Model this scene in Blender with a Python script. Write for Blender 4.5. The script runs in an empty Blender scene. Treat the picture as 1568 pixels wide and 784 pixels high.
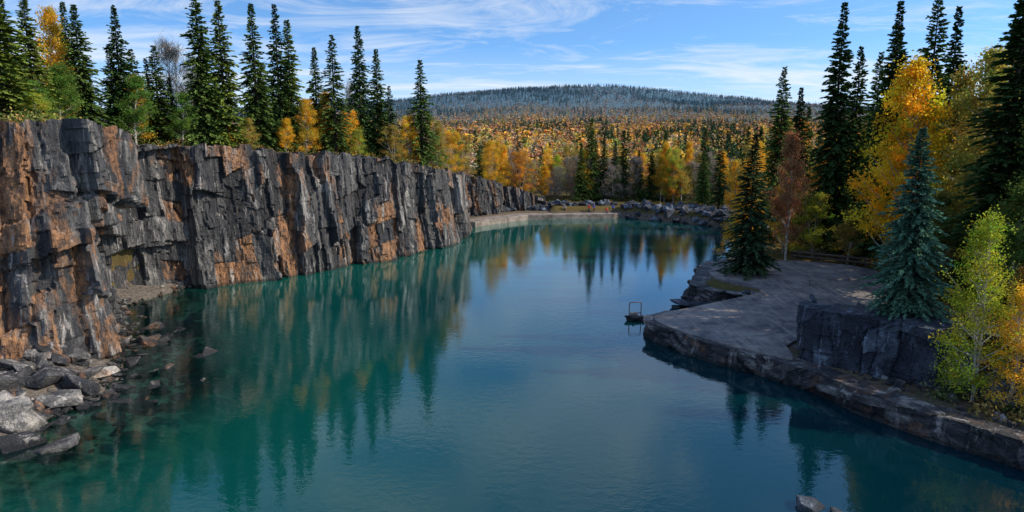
import bpy, bmesh, math, numpy as np
from mathutils import Vector, Matrix
from mathutils.geometry import delaunay_2d_cdt
rng = np.random.default_rng(11)
S = bpy.context.scene
COL = S.collection
PI = math.pi

# ------------------------------------------------------------------ helpers
def link(o):
    COL.objects.link(o); return o

def mk_mesh(name, V, F, mats, C=None, MI=None, smooth=False):
    V = np.asarray(V, dtype=np.float32)
    if isinstance(F, np.ndarray): F = [F]
    me = bpy.data.meshes.new(name)
    loops = np.concatenate([f.ravel() for f in F]).astype(np.int32)
    tot = np.concatenate([np.full(len(f), f.shape[1]) for f in F])
    start = np.concatenate([[0], np.cumsum(tot)[:-1]]).astype(np.int32)
    me.vertices.add(len(V)); me.loops.add(len(loops)); me.polygons.add(len(tot))
    me.vertices.foreach_set("co", V.ravel())
    me.loops.foreach_set("vertex_index", loops)
    me.polygons.foreach_set("loop_start", start)
    me.update(calc_edges=True)
    for m in (mats if isinstance(mats, (list, tuple)) else [mats]): me.materials.append(m)
    if MI is not None: me.polygons.foreach_set("material_index", np.asarray(MI, dtype=np.int32))
    me.polygons.foreach_set("use_smooth", np.full(len(tot), smooth))
    if C is not None:
        C = np.asarray(C, dtype=np.float32)
        if C.shape[1] == 3: C = np.hstack([C, np.ones((len(C), 1), np.float32)])
        a = me.color_attributes.new(name="col", type='FLOAT_COLOR', domain='POINT')
        a.data.foreach_set("color", C.ravel())
    me.validate()
    return me

def obj(name, me, loc=(0, 0, 0), rot=0, sc=(1, 1, 1), color=None, parent=None):
    o = bpy.data.objects.new(name, me); link(o)
    o.location = loc; o.rotation_euler = (0, 0, rot); o.scale = sc
    if color is not None: o.color = (*color, 1)
    if parent: o.parent = parent
    return o

def smooth(a, b, x):
    t = np.clip((x - a) / (b - a), 0, 1); return t * t * (3 - 2 * t)

def hsh(*a):
    v = 0
    for k, q in zip(a, (127.1, 311.7, 74.7, 191.3)): v = v + np.asarray(k, float) * q
    return np.mod(np.sin(v) * 43758.5453, 1.0)

def sn(x, y, sc, seed, n=6):
    r = np.random.default_rng(seed); v = 0
    for i in range(n):
        a = r.uniform(0, 2 * PI); k = 2 * PI / (sc * r.uniform(.6, 1.6))
        v = v + np.sin((x * math.cos(a) + y * math.sin(a)) * k + r.uniform(0, 6.28))
    return v / n * 1.6

def grid_faces(nr, nc):
    i = np.arange(nr * nc).reshape(nr, nc)
    return np.stack([i[:-1, :-1].ravel(), i[:-1, 1:].ravel(), i[1:, 1:].ravel(), i[1:, :-1].ravel()], 1)

def sdist(poly, x, y):
    poly = np.asarray(poly, float); x = np.asarray(x, float); y = np.asarray(y, float)
    d = np.full(x.shape, 1e9); ins = np.zeros(x.shape, bool)
    n = len(poly)
    for i in range(n):
        ax, ay = poly[i][:2]; bx, by = poly[(i + 1) % n][:2]
        ex, ey = bx - ax, by - ay
        t = np.clip(((x - ax) * ex + (y - ay) * ey) / (ex * ex + ey * ey + 1e-9), 0, 1)
        d = np.minimum(d, np.hypot(x - ax - t * ex, y - ay - t * ey))
        c = ((ay > y) != (by > y)) & (x < ex * (y - ay) / (by - ay + 1e-12) + ax)
        ins ^= c
    return np.where(ins, d, -d)

# ------------------------------------------------------------------ node helpers
class NT:
    def __init__(s, name=None, tree=None):
        if tree is None:
            s.m = bpy.data.materials.new(name); s.m.use_nodes = True; s.t = s.m.node_tree
            s.t.nodes.clear()
            s.out = s.n('ShaderNodeOutputMaterial')
        else: s.t = tree
    def n(s, typ, ins=None, **kw):
        nd = s.t.nodes.new(typ)
        for k, v in kw.items(): setattr(nd, k, v)
        for k, v in (ins or {}).items():
            sk = nd.inputs[k]
            if hasattr(v, 'is_linked'): s.t.links.new(v, sk)
            else: sk.default_value = v
        return nd
    def noise(s, vec, scale, det=5, rough=.6, dist=0.0):
        return s.n('ShaderNodeTexNoise', {'Vector': vec, 'Scale': scale, 'Detail': det, 'Roughness': rough, 'Distortion': dist}).outputs[0]
    def maps(s, vec, sc, rot=(0, 0, 0)):
        return s.n('ShaderNodeMapping', {'Vector': vec, 'Scale': sc, 'Rotation': rot}).outputs[0]
    def ramp(s, f, *st):
        nd = s.n('ShaderNodeValToRGB', {'Fac': f}); e = nd.color_ramp.elements
        while len(e) < len(st): e.new(.5)
        for q, (p, c) in zip(e, st):
            q.position = p; q.color = (c, c, c, 1) if not hasattr(c, '__len__') else (*c, 1)
        return nd.outputs[0]
    def mix(s, f, a, b, bt='MIX'):
        nd = s.n('ShaderNodeMix', data_type='RGBA', blend_type=bt)
        for k, v in ((0, f), (6, a), (7, b)):
            if hasattr(v, 'is_linked'): s.t.links.new(v, nd.inputs[k])
            else: nd.inputs[k].default_value = v if not hasattr(v, '__len__') else (*v, 1)
        return nd.outputs[2]
    def math(s, op, a, b=0.0, c=None, clamp=False):
        d = {0: a, 1: b}
        if c is not None: d[2] = c
        return s.n('ShaderNodeMath', d, operation=op, use_clamp=clamp).outputs[0]
    def bump(s, h, st=.5, dist=.1, normal=None):
        d = {'Height': h, 'Strength': st, 'Distance': dist}
        if normal is not None: d['Normal'] = normal
        return s.n('ShaderNodeBump', d).outputs[0]
    def done(s, sh):
        s.t.links.new(sh, s.out.inputs[0]); return s.m
    def pbr(s, c, rough=.8, normal=None, spec=.3, metal=0.0):
        d = {'Base Color': c if hasattr(c, 'is_linked') else (*c, 1), 'Roughness': rough, 'Specular IOR Level': spec, 'Metallic': metal}
        if normal is not None: d['Normal'] = normal
        return s.n('ShaderNodeBsdfPrincipled', d).outputs[0]
    def pos(s): return s.n('ShaderNodeNewGeometry').outputs['Position']
    def attr(s): return s.n('ShaderNodeAttribute', attribute_name='col').outputs

def mat_rock(name, tone=1.0, rust=1.0, blue=0.0, strata=(1, 1, .12), rth=.60, near=0.0, light=.6):
    t = NT(name); p = t.pos(); a = t.attr()
    sep = t.n('ShaderNodeSeparateColor', {'Color': a[0]}); xyz = t.n('ShaderNodeSeparateXYZ', {'Vector': p})
    str1 = t.noise(t.maps(p, strata), 1.1, 4, .65, .5)
    str2 = t.noise(t.maps(p, (strata[0], strata[1], strata[2] * 1.6)), 4.0, 4, .7)
    fine = t.noise(p, 6.0, 4, .7)
    g = t.math('ADD', t.math('MULTIPLY', str1, .60), t.math('MULTIPLY', str2, .3))
    g = t.math('ADD', g, t.math('MULTIPLY', t.math('SUBTRACT', sep.outputs[0], .5), .24))
    base = t.ramp(g, (.29, (.007, .008, .011)), (.42, (.024, .025, .030)), (.53, (.078, .076, .076)), (.64, (.29, .27, .25)))
    base = t.mix(t.math('MULTIPLY', fine, .22), base, (.06, .058, .058), 'MIX')
    rn = t.noise(t.maps(p, (1, 1, .22)), .46, 5, .66, .4)
    rf = t.math('ADD', rn, t.math('MULTIPLY', t.math('SUBTRACT', sep.outputs[1], .5), .26))
    if near: rf = t.math('ADD', rf, t.math('MULTIPLY', t.math('MULTIPLY_ADD', xyz.outputs[1], -1 / 14.0, 60 / 14.0, True), near))
    rm = t.ramp(rf, (rth, 0.0), (rth + .11, .85 * rust))
    rc = t.mix(t.ramp(t.noise(t.maps(p, (1, 1, .5)), 3, 4, .7), (.35, 0.0), (.66, 1.0)), (.055, .028, .018), (.42, .20, .085))
    base = t.mix(rm, base, rc)
    lp = t.ramp(t.noise(t.maps(p, (1, 1, .14)), 1.2, 5, .72, .6), (.57, 0.0), (.67, light))
    base = t.mix(lp, base, (.44, .40, .37))
    crack = t.n('ShaderNodeTexVoronoi', {'Vector': t.maps(p, (1, 1, .35), (.12, .2, 0)), 'Scale': 1.7}, feature='DISTANCE_TO_EDGE').outputs[0]
    cr = t.ramp(crack, (0.0, 0.3), (.025, 1.0))
    base = t.mix(.7, base, cr, 'MULTIPLY')
    base = t.mix(1.0, base, tuple(np.array([1 - .35 * blue, 1 - .12 * blue, 1 + .25 * blue]) * tone), 'MULTIPLY')
    wet = t.ramp(t.math('ADD', xyz.outputs[2], t.math('MULTIPLY', fine, .3)), (.30, .35), (.55, 1.0))
    base = t.mix(1.0, base, wet, 'MULTIPLY')
    h = t.math('ADD', t.math('MULTIPLY', str2, .7), t.math('MULTIPLY', fine, .5))
    return t.done(t.pbr(base, .64, t.bump(h, 1.0, .34), .4))

def mat_leaf(name, trans=.35, var=.35, haze=False):
    t = NT(name); a = t.attr(); c = a[0]
    if not haze:
        oi = t.n('ShaderNodeObjectInfo')
        c = t.mix(1.0, a[0], oi.outputs['Color'], 'MULTIPLY')
        f = t.math('MULTIPLY_ADD', oi.outputs['Random'], var, 1 - var / 2)
        c = t.mix(1.0, c, t.n('ShaderNodeCombineColor', {0: f, 1: f, 2: f}).outputs[0], 'MULTIPLY')
    d = t.n('ShaderNodeBsdfDiffuse', {'Color': c}).outputs[0]
    if trans == 0: return t.done(d)
    tr = t.n('ShaderNodeBsdfTranslucent', {'Color': c}).outputs[0]
    return t.done(t.n('ShaderNodeMixShader', {0: trans, 1: d, 2: tr}).outputs[0])

def mat_simple(name, c1, c2, sc=5, rough=.8, metal=0.0, stretch=(1, 1, 1), b=.4):
    t = NT(name); n = t.noise(t.maps(t.n('ShaderNodeTexCoord').outputs['Object'], stretch), sc, 4, .65)
    return t.done(t.pbr(t.mix(t.ramp(n, (.35, 0.0), (.65, 1.0)), c1, c2), rough, t.bump(n, b, .03), .3, metal))

M_cliff = mat_rock("cliff_rock", 1.3, 1.0, .08, (1, 1, .09), .565, .085, .75)
M_dark = mat_rock("slate_rock", 1.3, .4, .95, (.6, .6, .6), .64)
M_ledge = mat_rock("ledge_rock", 1.35, .5, .12, (.5, .5, 1.6), .60)
M_rubble = mat_rock("rubble_rock", 1.7, .8, -.05, (.7, .7, .7), .575)
M_spruce = mat_leaf("spruce_needles", 0, .4)
M_leaf = mat_leaf("leaves", .5, .25)
M_forest = mat_leaf("forest_foliage", 0, 0, haze=True)
M_bark = mat_simple("bark", (.035, .025, .018), (.10, .08, .065), 6, .9, 0, (1, 1, .2))
M_birch = mat_simple("birch_bark", (.16, .14, .12), (.62, .58, .52), 5, .8, 0, (1, 1, 4))
M_greybark = mat_simple("grey_bark", (.16, .14, .12), (.36, .31, .26), 5, .8)

# ------------------------------------------------------------------ terrain description
CL = [(-90, 36), (-60, 41.5), (-40, 43.5), (-32, 43.5), (-29.3, 45.5), (-29.3, 49.5), (-33, 54), (-37.5, 59), (-37, 64), (-33.2, 69.8),
      (-27.8, 74.8), (-21, 82.8), (-16.5, 86.5), (-12.4, 91), (-9.3, 98), (-6.9, 107), (-9, 113), (-11.5, 120), (-9, 127.5), (-3, 133.5), (4, 139.5), (9, 147)]
def cliff_top(y):
    return np.interp(y, [36, 43, 50, 58, 74, 86, 91, 107, 120, 127, 133, 139, 147], [16.2, 16.0, 15.7, 15.1, 14.2, 12.8, 12.0, 9.8, 9.2, 8.6, 7, 4.6, 1.8])
PLAT = CL + [(9, 175), (-260, 175), (-260, 36)]
LAKE = [(-70, 22), (-32, 27), (-25.3, 31.4), (-24.6, 35.4), (-23.9, 39.4), (-27.0, 45), (-28.8, 50), (-32.2, 56), (-34.8, 61), (-32.9, 69),
        (-27.9, 74.3), (-21.2, 82.4), (-12.7, 90.8), (-9, 98), (-6.6, 107.3), (-8.5, 114), (-7.5, 121.5), (2, 131.5), (20, 134), (30, 126), (37, 117),
        (35, 100), (32, 88), (26.5, 78), (20, 71.5), (17.6, 67), (16, 62.5), (17.2, 60), (21, 58.4), (17, 56), (10.2, 52.3), (10.6, 50.2), (12.6, 45.9), (17.4, 40.6),
        (19.8, 34.6), (23.4, 29.1), (31, 18), (33, -12), (-70, -12)]
WALL = [(60, 27), (33, 27.5), (28.3, 31.5), (25.8, 35.0), (23.2, 38.6), (18.6, 41.9), (19.2, 43.6), (23.5, 46.0)]
BLOCK = WALL + [(31, 50), (36, 58), (60, 64), (95, 60), (95, 27)]
def zpad(x, y):
    return 1.25 + .8 * smooth(53, 66, y)
def ground(x, y):
    x = np.asarray(x, float); y = np.asarray(y, float)
    d = -sdist(LAKE, x, y)
    hb = np.where(x > 8, zpad(x, y), 1.2) + np.clip(x - 42, 0, 60) * .05 * (y < 150)
    hb = hb + .15 * sn(x, y, 9, 3) * smooth(2, 8, d) * np.where((x > 8) & (x < 38) & (y < 75), 0, 1)
    z = np.interp(d, [-25, -2, 0, .7, 1.7], [-6, -2.5, -1, 0, 1])
    zl = np.interp(d, [-14, -7, 0, 1.2, 4], [-2.6, -1.0, -.25, .2, 1])
    lw = smooth(-12, -20, x) * smooth(74, 62, y)
    z = z * (1 - lw) + zl * lw
    z = np.where(z > 0, z * (hb - .07), z)
    dl = sdist(PLAT, x, y)
    w = smooth(1.3, 2.2, dl)
    ct = cliff_top(y) + .25 * sn(x, y, 12, 5) + np.clip(dl, 0, 60) * .02
    z = z * (1 - w) + np.maximum(ct, z) * w * (dl > 0) + z * w * (dl <= 0)
    db = sdist(BLOCK, x, y)
    z = z + (3.15 + .12 * sn(x, y, 5, 8)) * smooth(.7, 2.2, db)
    ridge = np.interp(x, [-3000, -1500, -700, -417, -197, 37, 413, 694, 1046, 2500, 4000], [100, 105, 125, 143, 166, 194, 186, 158, 128, 110, 110])
    ridge = ridge + 3 * sn(x, y, 400, 21)
    prof = np.interp(y, [180, 400, 700, 1100, 1600, 2200, 2500, 3500, 6000], [0, .03, .07, .17, .45, .90, 1, .7, .5])
    z = z + ridge * prof + smooth(170, 500, y) * 2.5 * sn(x, y, 130, 9) + smooth(1100, 1700, y) * smooth(2500, 2100, y) * 12 * sn(x, y, 520, 27)
    return z
def gz(x, y): return float(ground(np.array([x]), np.array([y]))[0])

def axis(fine, lo, hi):
    a = list(fine); st = fine[1] - fine[0]
    s = st; v = fine[-1]
    while v < hi: s = min(s * 1.09, 120); v += s; a.append(v)
    s = st; v = fine[0]; pre = []
    while v > lo: s = min(s * 1.09, 120); v -= s; pre.append(v)
    return np.array(pre[::-1] + a)
ax = axis(np.arange(-75, 75, .7), -5500, 5500); ay = axis(np.arange(-16, 160, .7), -900, 6500)
GX, GY = np.meshgrid(ax, ay); GZ = ground(GX, GY)
t = NT("forest_floor"); p = t.pos()
c = t.mix(t.ramp(t.noise(p, .25, 4, .65), (.38, 0.0), (.62, 1.0)), (.055, .045, .022), (.05, .062, .02))
c = t.mix(t.ramp(t.noise(p, 2.2, 4, .7), (.52, 0.0), (.7, .8)), c, (.17, .10, .05))
sz = t.n('ShaderNodeSeparateXYZ', {'Vector': p})
c = t.mix(t.ramp(t.noise(p, .012, 4, .7), (.4, 0.0), (.65, .6)), c, (.20, .13, .04))
grav = t.mix(t.ramp(t.noise(p, 3.5, 5, .75), (.35, 0.0), (.65, 1.0)), (.05, .045, .042), (.20, .17, .15))
c = t.mix(t.ramp(t.math('MULTIPLY', sz.outputs[2], .5), (.45, .9), (.75, 0.0)), c, grav)
c = t.mix(t.ramp(t.math('MULTIPLY', sz.outputs[2], -1.0), (0.0, 0.0), (.02, 1.0)), c, t.mix(t.ramp(t.noise(p, 1.1, 5, .7), (.4, 0.0), (.62, 1.0)), (.09, .12, .07), (.55, .46, .27)))
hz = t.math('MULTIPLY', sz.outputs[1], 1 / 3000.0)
c = t.mix(t.ramp(hz, (.30, 0.0), (.62, .95)), c, (.085, .160, .220))  # distance haze painted into the far ground's base colour along world Y
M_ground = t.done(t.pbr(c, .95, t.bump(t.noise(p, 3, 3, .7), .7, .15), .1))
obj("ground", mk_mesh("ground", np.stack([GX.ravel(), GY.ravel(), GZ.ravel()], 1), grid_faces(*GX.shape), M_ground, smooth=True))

# ------------------------------------------------------------------ water
wx = np.arange(-76, 46, 1.0); wy = np.arange(-14, 146, 1.0); WX, WY = np.meshgrid(wx, wy)
dS = np.full(WX.shape, 1e9)
Ls = LAKE[0:18]
for i in range(len(Ls) - 1):
    a_, b_ = np.array(Ls[i]), np.array(Ls[i + 1]); e = b_ - a_
    tt = np.clip(((WX - a_[0]) * e[0] + (WY - a_[1]) * e[1]) / (e @ e), 0, 1)
    dS = np.minimum(dS, np.hypot(WX - a_[0] - tt * e[0], WY - a_[1] - tt * e[1]))
shal = np.exp(-np.clip(dS, 0, 99) / 6.5) * smooth(74, 60, WY)
teal = np.exp(-(dS / 23.0) ** 1.6) + .18 * smooth(60, 120, WY)
WC = np.stack([shal.ravel(), np.clip(teal, 0, 1).ravel(), 0 * shal.ravel()], 1)
t = NT("lake_water"); p = t.pos(); sp = t.n('ShaderNodeSeparateColor', {'Color': t.attr()[0]})
w1 = t.noise(t.maps(p, (1, 1.5, 1)), 1.5, 3, .55, .3); w2 = t.noise(t.maps(p, (1, 1.3, 1), (0, 0, .5)), 6.0, 2, .5)
patch = t.ramp(t.noise(p, .05, 3, .6), (.4, .3), (.62, 1.0))
nrm = t.bump(t.math('ADD', w1, t.math('MULTIPLY', w2, .22)), t.math('MULTIPLY', patch, .065), .22)
body = t.mix(sp.outputs[1], (.0006, .012, .024), (.0015, .100, .078))
body = t.mix(t.math('MULTIPLY', t.noise(p, .15, 3, .6), .25), body, (.001, .028, .036))
dif = t.n('ShaderNodeBsdfDiffuse', {'Color': body}).outputs[0]
trn = t.n('ShaderNodeBsdfTransparent', {'Color': (.50, .90, .76, 1)}).outputs[0]
bd = t.n('ShaderNodeMixShader', {0: t.ramp(sp.outputs[0], (.10, 0.0), (.50, .95)), 1: dif, 2: trn}).outputs[0]
fr = t.n('ShaderNodeFresnel', {'IOR': 1.42, 'Normal': nrm}).outputs[0]
fr = t.math('MULTIPLY', fr, 1.35, clamp=True)
gl = t.n('ShaderNodeBsdfGlossy', {'Color': (.86, .99, 1, 1), 'Roughness': .0, 'Normal': nrm}).outputs[0]
M_water = t.done(t.n('ShaderNodeMixShader', {0: fr, 1: bd, 2: gl}).outputs[0])
obj("lake_water", mk_mesh("lake_water", np.stack([WX.ravel(), WY.ravel(), 0 * WX.ravel()], 1), grid_faces(*WX.shape), M_water, WC, smooth=True))

# ------------------------------------------------------------------ rock strips
def chaikin(P, k=2):
    for _ in range(k):
        Q = [P[0]]
        for a, b in zip(P[:-1], P[1:]): Q += [.75 * a + .25 * b, .25 * a + .75 * b]
        Q.append(P[-1]); P = np.array(Q)
    return P
def resample(P, st):
    L = np.concatenate([[0], np.cumsum(np.hypot(*(P[1:, :2] - P[:-1, :2]).T))])
    s = np.arange(0, L[-1], st)
    return np.stack([np.interp(s, L, P[:, k]) for k in range(P.shape[1])], 1), s
def layer(s, z, w, h, amp, seed, slant=.05, tilt=.5):
    r = np.random.default_rng(seed)
    bp = np.cumsum(r.uniform(.3 * w, 1.9 * w, int(s.max() / w * 1.6) + 20)) - 3 * w
    s2 = s + slant * z * np.sin(s * .21 + seed) + .10 * w * np.sin(z * 1.3 / max(w, .5) + s * .7) + .04 * w * np.sin(z * 5.1 / max(w, .5) + s * 1.9)
    i = np.clip(np.searchsorted(bp, s2), 1, len(bp) - 1)
    c0, c1 = bp[i - 1], bp[i]; u = (s2 - c0) / (c1 - c0) - .5
    hh = h * (.35 + 1.3 * hsh(i, seed))
    zz = z + hsh(i, seed + 3) * h * 2 + u * w * (hsh(i, seed + 5) - .5) * 1.4
    j = np.floor(zz / hh); v = zz / hh - j - .5
    q = hsh(i, j, seed)
    off = amp * (q - .5) + tilt * amp * u * (hsh(i, j, seed + 7) - .5) * 2 + .5 * tilt * amp * v * (hsh(i, j, seed + 9) - .8)
    e = np.minimum((.5 - abs(u)) * (c1 - c0), (.5 - abs(v)) * hh)
    return off, q, hsh(i, j, seed + 11), e
def strip(name, path, tops, st, z0, layers, mat, batter=1.2, capd=(.15, .4, .9, 1.6, 2.4, 3.4), seed=1, topj=.5, capdrop=.25, closed_norm=9, par=None):
    P = chaikin(np.column_stack([np.array(path, float), tops]), 1)
    P, s = resample(P, st)
    T = np.gradient(P[:, :2], axis=0); k = np.ones(closed_norm) / closed_norm
    T = np.stack([np.convolve(np.pad(T[:, i], closed_norm // 2, mode='edge'), k, 'valid') for i in (0, 1)], 1)
    T /= np.linalg.norm(T, axis=1)[:, None]
    N = np.stack([T[:, 1], -T[:, 0]], 1)
    top = P[:, 2]
    nz = int((top.max() - z0) / st) + 2
    tt = np.linspace(0, 1, nz)
    cj, _, _, _ = layer(s, s * 0, 1.8, 50, topj, seed + 50); cj2, _, _, _ = layer(s, s * 0, .7, 50, topj * .4, seed + 51)
    tp = top + cj + cj2
    Z = z0 + (tp - z0)[None, :] * tt[:, None]; SS = np.broadcast_to(s[None, :], Z.shape)
    off = batter * (1 - tt[:, None]) ** 1.6; q0 = r0 = None
    for n_, (w, h, amp, sl, tl) in enumerate(layers):
        o, q, r, e = layer(SS, Z, w, h, amp, seed + n_ * 13, sl, tl)
        off = off + o - np.clip(.10 - e, 0, 1) * min(amp, .8) * 1.4
        if n_ == len(layers) // 2: q0, r0 = q, r
        if n_ == len(layers) - 1: q1 = q
    off = off + (.06 * sn(SS * 1.0, Z * .35, 1.1, seed + 80) + .04 * sn(SS, Z * .5, .42, seed + 81)) * min(1, topj * 1.5) + .05 * (hsh(SS * 13.1, Z * 7.7) - .5)
    X = P[None, :, 0] + N[None, :, 0] * off; Y = P[None, :, 1] + N[None, :, 1] * off
    rows = [np.stack([X, Y, Z], 2)]; cols = [np.stack([q0 * .6 + q1 * .4, r0, q1], 2)]
    ot = off[-1]
    for k_, dd in enumerate(capd):
        f = (k_ + 1) / len(capd)
        o = ot * (1 - f) - dd
        z = tp * (1 - f) + top * f + .12 * sn(s + dd * 3, s * .3, 1.2, seed + 60) * (1 - f) * min(1, topj * 2) - capdrop * f ** 2
        rows.append(np.stack([P[:, 0] + N[:, 0] * o, P[:, 1] + N[:, 1] * o, z], 1)[None])
        cols.append(cols[0][-1:])
    V = np.concatenate(rows, 0); C = np.concatenate(cols, 0)
    me = mk_mesh(name, V.reshape(-1, 3), grid_faces(*V.shape[:2]), mat, C.reshape(-1, 3))
    return obj(name, me, parent=par)
CLa = np.array(CL)
LY = [(9, 60, 2.6, .03, .6), (3.6, 13, 1.7, .05, .8), (1.4, 5.2, .78, .06, 1.0), (.5, 1.8, .22, .04, 1.0)]
strip("quarry_cliff", CL, cliff_top(CLa[:, 1]), .14, -1.5, LY, M_cliff, batter=1.4, seed=5, topj=.75)
RL = [(35.5, 100), (32.3, 88), (27, 78.2), (20.3, 71.2), (18, 67), (16.4, 62.6), (17.4, 60.4), (21, 59.3)]
strip("rock_ledge", RL, [1.9, 2.0, 2.1, 2.15, 2.2, 1.9, 1.7, 1.5], .1, -1.2, [(5, 9, .5, .02, .5), (2.2, .8, .5, .02, .6), (.9, .4, .22, .02, .6)], M_ledge, .7, (.2, .6, 1.2, 2.0), 31, .18, .1, 15)
PL = [(21.5, 59.0), (16.9, 56.6), (10.9, 53.0), (10.3, 51.6), (10.8, 50.0), (12.8, 46.1), (17.6, 40.8), (20.0, 34.8), (23.6, 29.3), (31, 18), (36, 8)]
strip("pier_edge", PL, [1.3] * 11, .08, -1.2, [(6, 9, .25, .02, .4), (2.2, .48, .32, .02, .4), (.8, .3, .12, .02, .6)], M_ledge, .35, (.12, .5, 1.0, 1.6), 37, .07, .06, 13)
strip("slate_wall", WALL[::-1], [3.8, 4.5, 4.6, 4.6, 4.6, 4.5, 4.4, 4.4], .09, .7, [(4.2, 12, .9, .02, .4), (1.9, 3.6, .5, .02, .5), (.8, 1.8, .14, .02, .6)], M_dark, .3, (.2, .6, 1.3, 2.2, 3.0), 43, .4, .12, 11)

# ------------------------------------------------------------------ boulders
def hull(seed, n=13, flat=.7):
    r = np.random.default_rng(seed); bm = bmesh.new()
    for p in r.uniform(-.5, .5, (n, 3)) * (1, .8, flat): 
        q = p / (np.abs(p / (1, .8, flat)).max() * 2 + 1e-6) * r.uniform(.85, 1)
        bm.verts.new(q)
    bmesh.ops.convex_hull(bm, input=bm.verts)
    for v in [v for v in bm.verts if not v.link_faces]: bm.verts.remove(v)
    bmesh.ops.bevel(bm, geom=bm.edges[:], offset=.02, segments=1, affect='EDGES')
    bmesh.ops.triangulate(bm, faces=bm.faces[:])
    bm.verts.index_update()
    V = np.array([v.co[:] for v in bm.verts]); F = np.array([[v.index for v in f.verts] for f in bm.faces]); bm.free()
    return V, F
PROT = [hull(100 + i, 11 + i % 5, (.45, .7, .9)[i % 3]) for i in range(10)]
def scatter_rocks(name, pts, mat):
    Vs, Fs, Cs = [], [], []; b = 0
    for i, (x, y, z, s, fl) in enumerate(pts):
        V, F = PROT[int(rng.integers(len(PROT)))]
        R = np.array(Matrix.Rotation(rng.uniform(0, 6.28), 3, 'Z') @ Matrix.Rotation(rng.normal(0, .28), 3, 'X') @ Matrix.Rotation(rng.normal(0, .28), 3, 'Y'))
        v = (V * s * (1, rng.uniform(.7, 1), fl)) @ R.T + (x, y, z)
        Vs.append(v); Fs.append(F + b); b += len(v); Cs.append(np.tile([rng.random(), rng.random(), rng.random()], (len(v), 1)))
    return obj(name, mk_mesh(name, np.concatenate(Vs), np.concatenate(Fs), mat, np.concatenate(Cs)))
def rand_poly(poly, n):
    poly = np.array(poly, float); lo, hi = poly.min(0), poly.max(0); out = []
    while len(out) < n:
        q = rng.uniform(lo, hi, (n * 3, 2)); k = sdist(poly, q[:, 0], q[:, 1]) > 0; out += list(q[k])
    return np.array(out[:n])
pts = []
def addr(poly, n, smin, smax, sink=.15, fl=(.6, 1)):
    q = rand_poly(poly, n); z = ground(q[:, 0], q[:, 1])
    for (x, y), zz in zip(q, z):
        s = smin + (smax - smin) * rng.random() ** 2.2
        pts.append((x, y, zz + s * .18 - s * sink, s, rng.uniform(*fl)))
addr([(-60, 26), (-32, 28), (-26, 32), (-25, 39), (-27.5, 45), (-29, 44), (-33, 43), (-60, 41)], 1300, .2, 1.3, .08, (.5, .95))
addr([(-33, 28), (-25.5, 31.5), (-24.8, 35), (-24.0, 39.5), (-27, 45), (-28.5, 44.5), (-32, 42.8)], 46, 1.2, 3.2, .04, (.4, .8))
addr([(-36, 26.5), (-25.6, 30.9), (-24.4, 35), (-23.6, 39.4), (-26.5, 45.2), (-27, 44), (-25, 39.5), (-26, 32), (-36, 28)], 420, .2, .95, .0, (.4, .8))
addr([(-27, 44), (-25.5, 46), (-28, 52), (-31, 58), (-34, 64), (-37, 62), (-32, 54), (-29, 49)], 640, .2, 1.1, .05, (.4, .8))
addr([(-34, 64), (-31.5, 68), (-26, 73.4), (-20, 80.5), (-21, 82), (-28, 74.8), (-36, 69)], 160, .2, .9, 0)
scatter_rocks("cliff_rubble", pts, M_rubble); pts = []
addr([(-25, 31), (-19, 33), (-17, 41), (-20, 52), (-25, 61), (-32, 62), (-28, 49), (-24, 39)], 280, .3, 2.6, .05, (.25, .45))
scatter_rocks("submerged_rocks", pts, M_rubble); pts = []
addr([(21, 133.5), (30, 125.5), (37, 116), (35, 100), (32.5, 90), (36, 89), (41, 104), (44, 118), (36, 132), (24, 138)], 700, .5, 2.4, 0)
addr([(-9, 119), (-5.5, 119), (3, 129.6), (20, 132), (20, 133.2), (3, 131), (-7, 121)], 150, .3, 1.3, .0)
addr([(-10, 124), (-4, 131.5), (2, 137), (21, 138.5), (21, 140), (1, 139), (-9, 127)], 240, .8, 2.2, .0)
scatter_rocks("shore_boulders", pts, M_dark); pts = []
addr([(19.5, 40.6), (23.5, 37.4), (26, 34), (29, 30.5), (34, 26.5), (40, 20), (32, 18.5), (24.5, 29.3), (21, 34.8), (18.6, 40)], 520, .12, .75, .1)
addr([(21, 41), (24, 39.5), (27.5, 36), (30, 33), (34, 32), (30, 46), (24, 45)], 200, .1, .5, .1)
scatter_rocks("terrace_rubble", pts, M_ledge); pts = []
for x, y, z, s, fl in [(15.9, 61.2, .12, 2.6, .35), (17.6, 60.0, .2, 3.2, .35), (18.3, 61.4, .65, 3.4, .35), (19.6, 61.0, 1.15, 3.4, .4), (18.0, 63.2, 1.3, 3.0, .45), (20.6, 60.2, 1.2, 2.0, .5), (21.9, 59.6, 1.5, 1.4, .6),
                       (15.0, 60.6, 0, 1.2, .35), (19, 43.6, 1.5, 1.0, .6), (20.2, 44.6, 4.6, .9, .4), (12.4, 26.2, .0, 1.3, .6), (13.2, 25.7, .0, .9, .5)]:
    pts.append((x, y, z, s, fl))
scatter_rocks("ledge_slabs", pts, M_dark)

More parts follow.
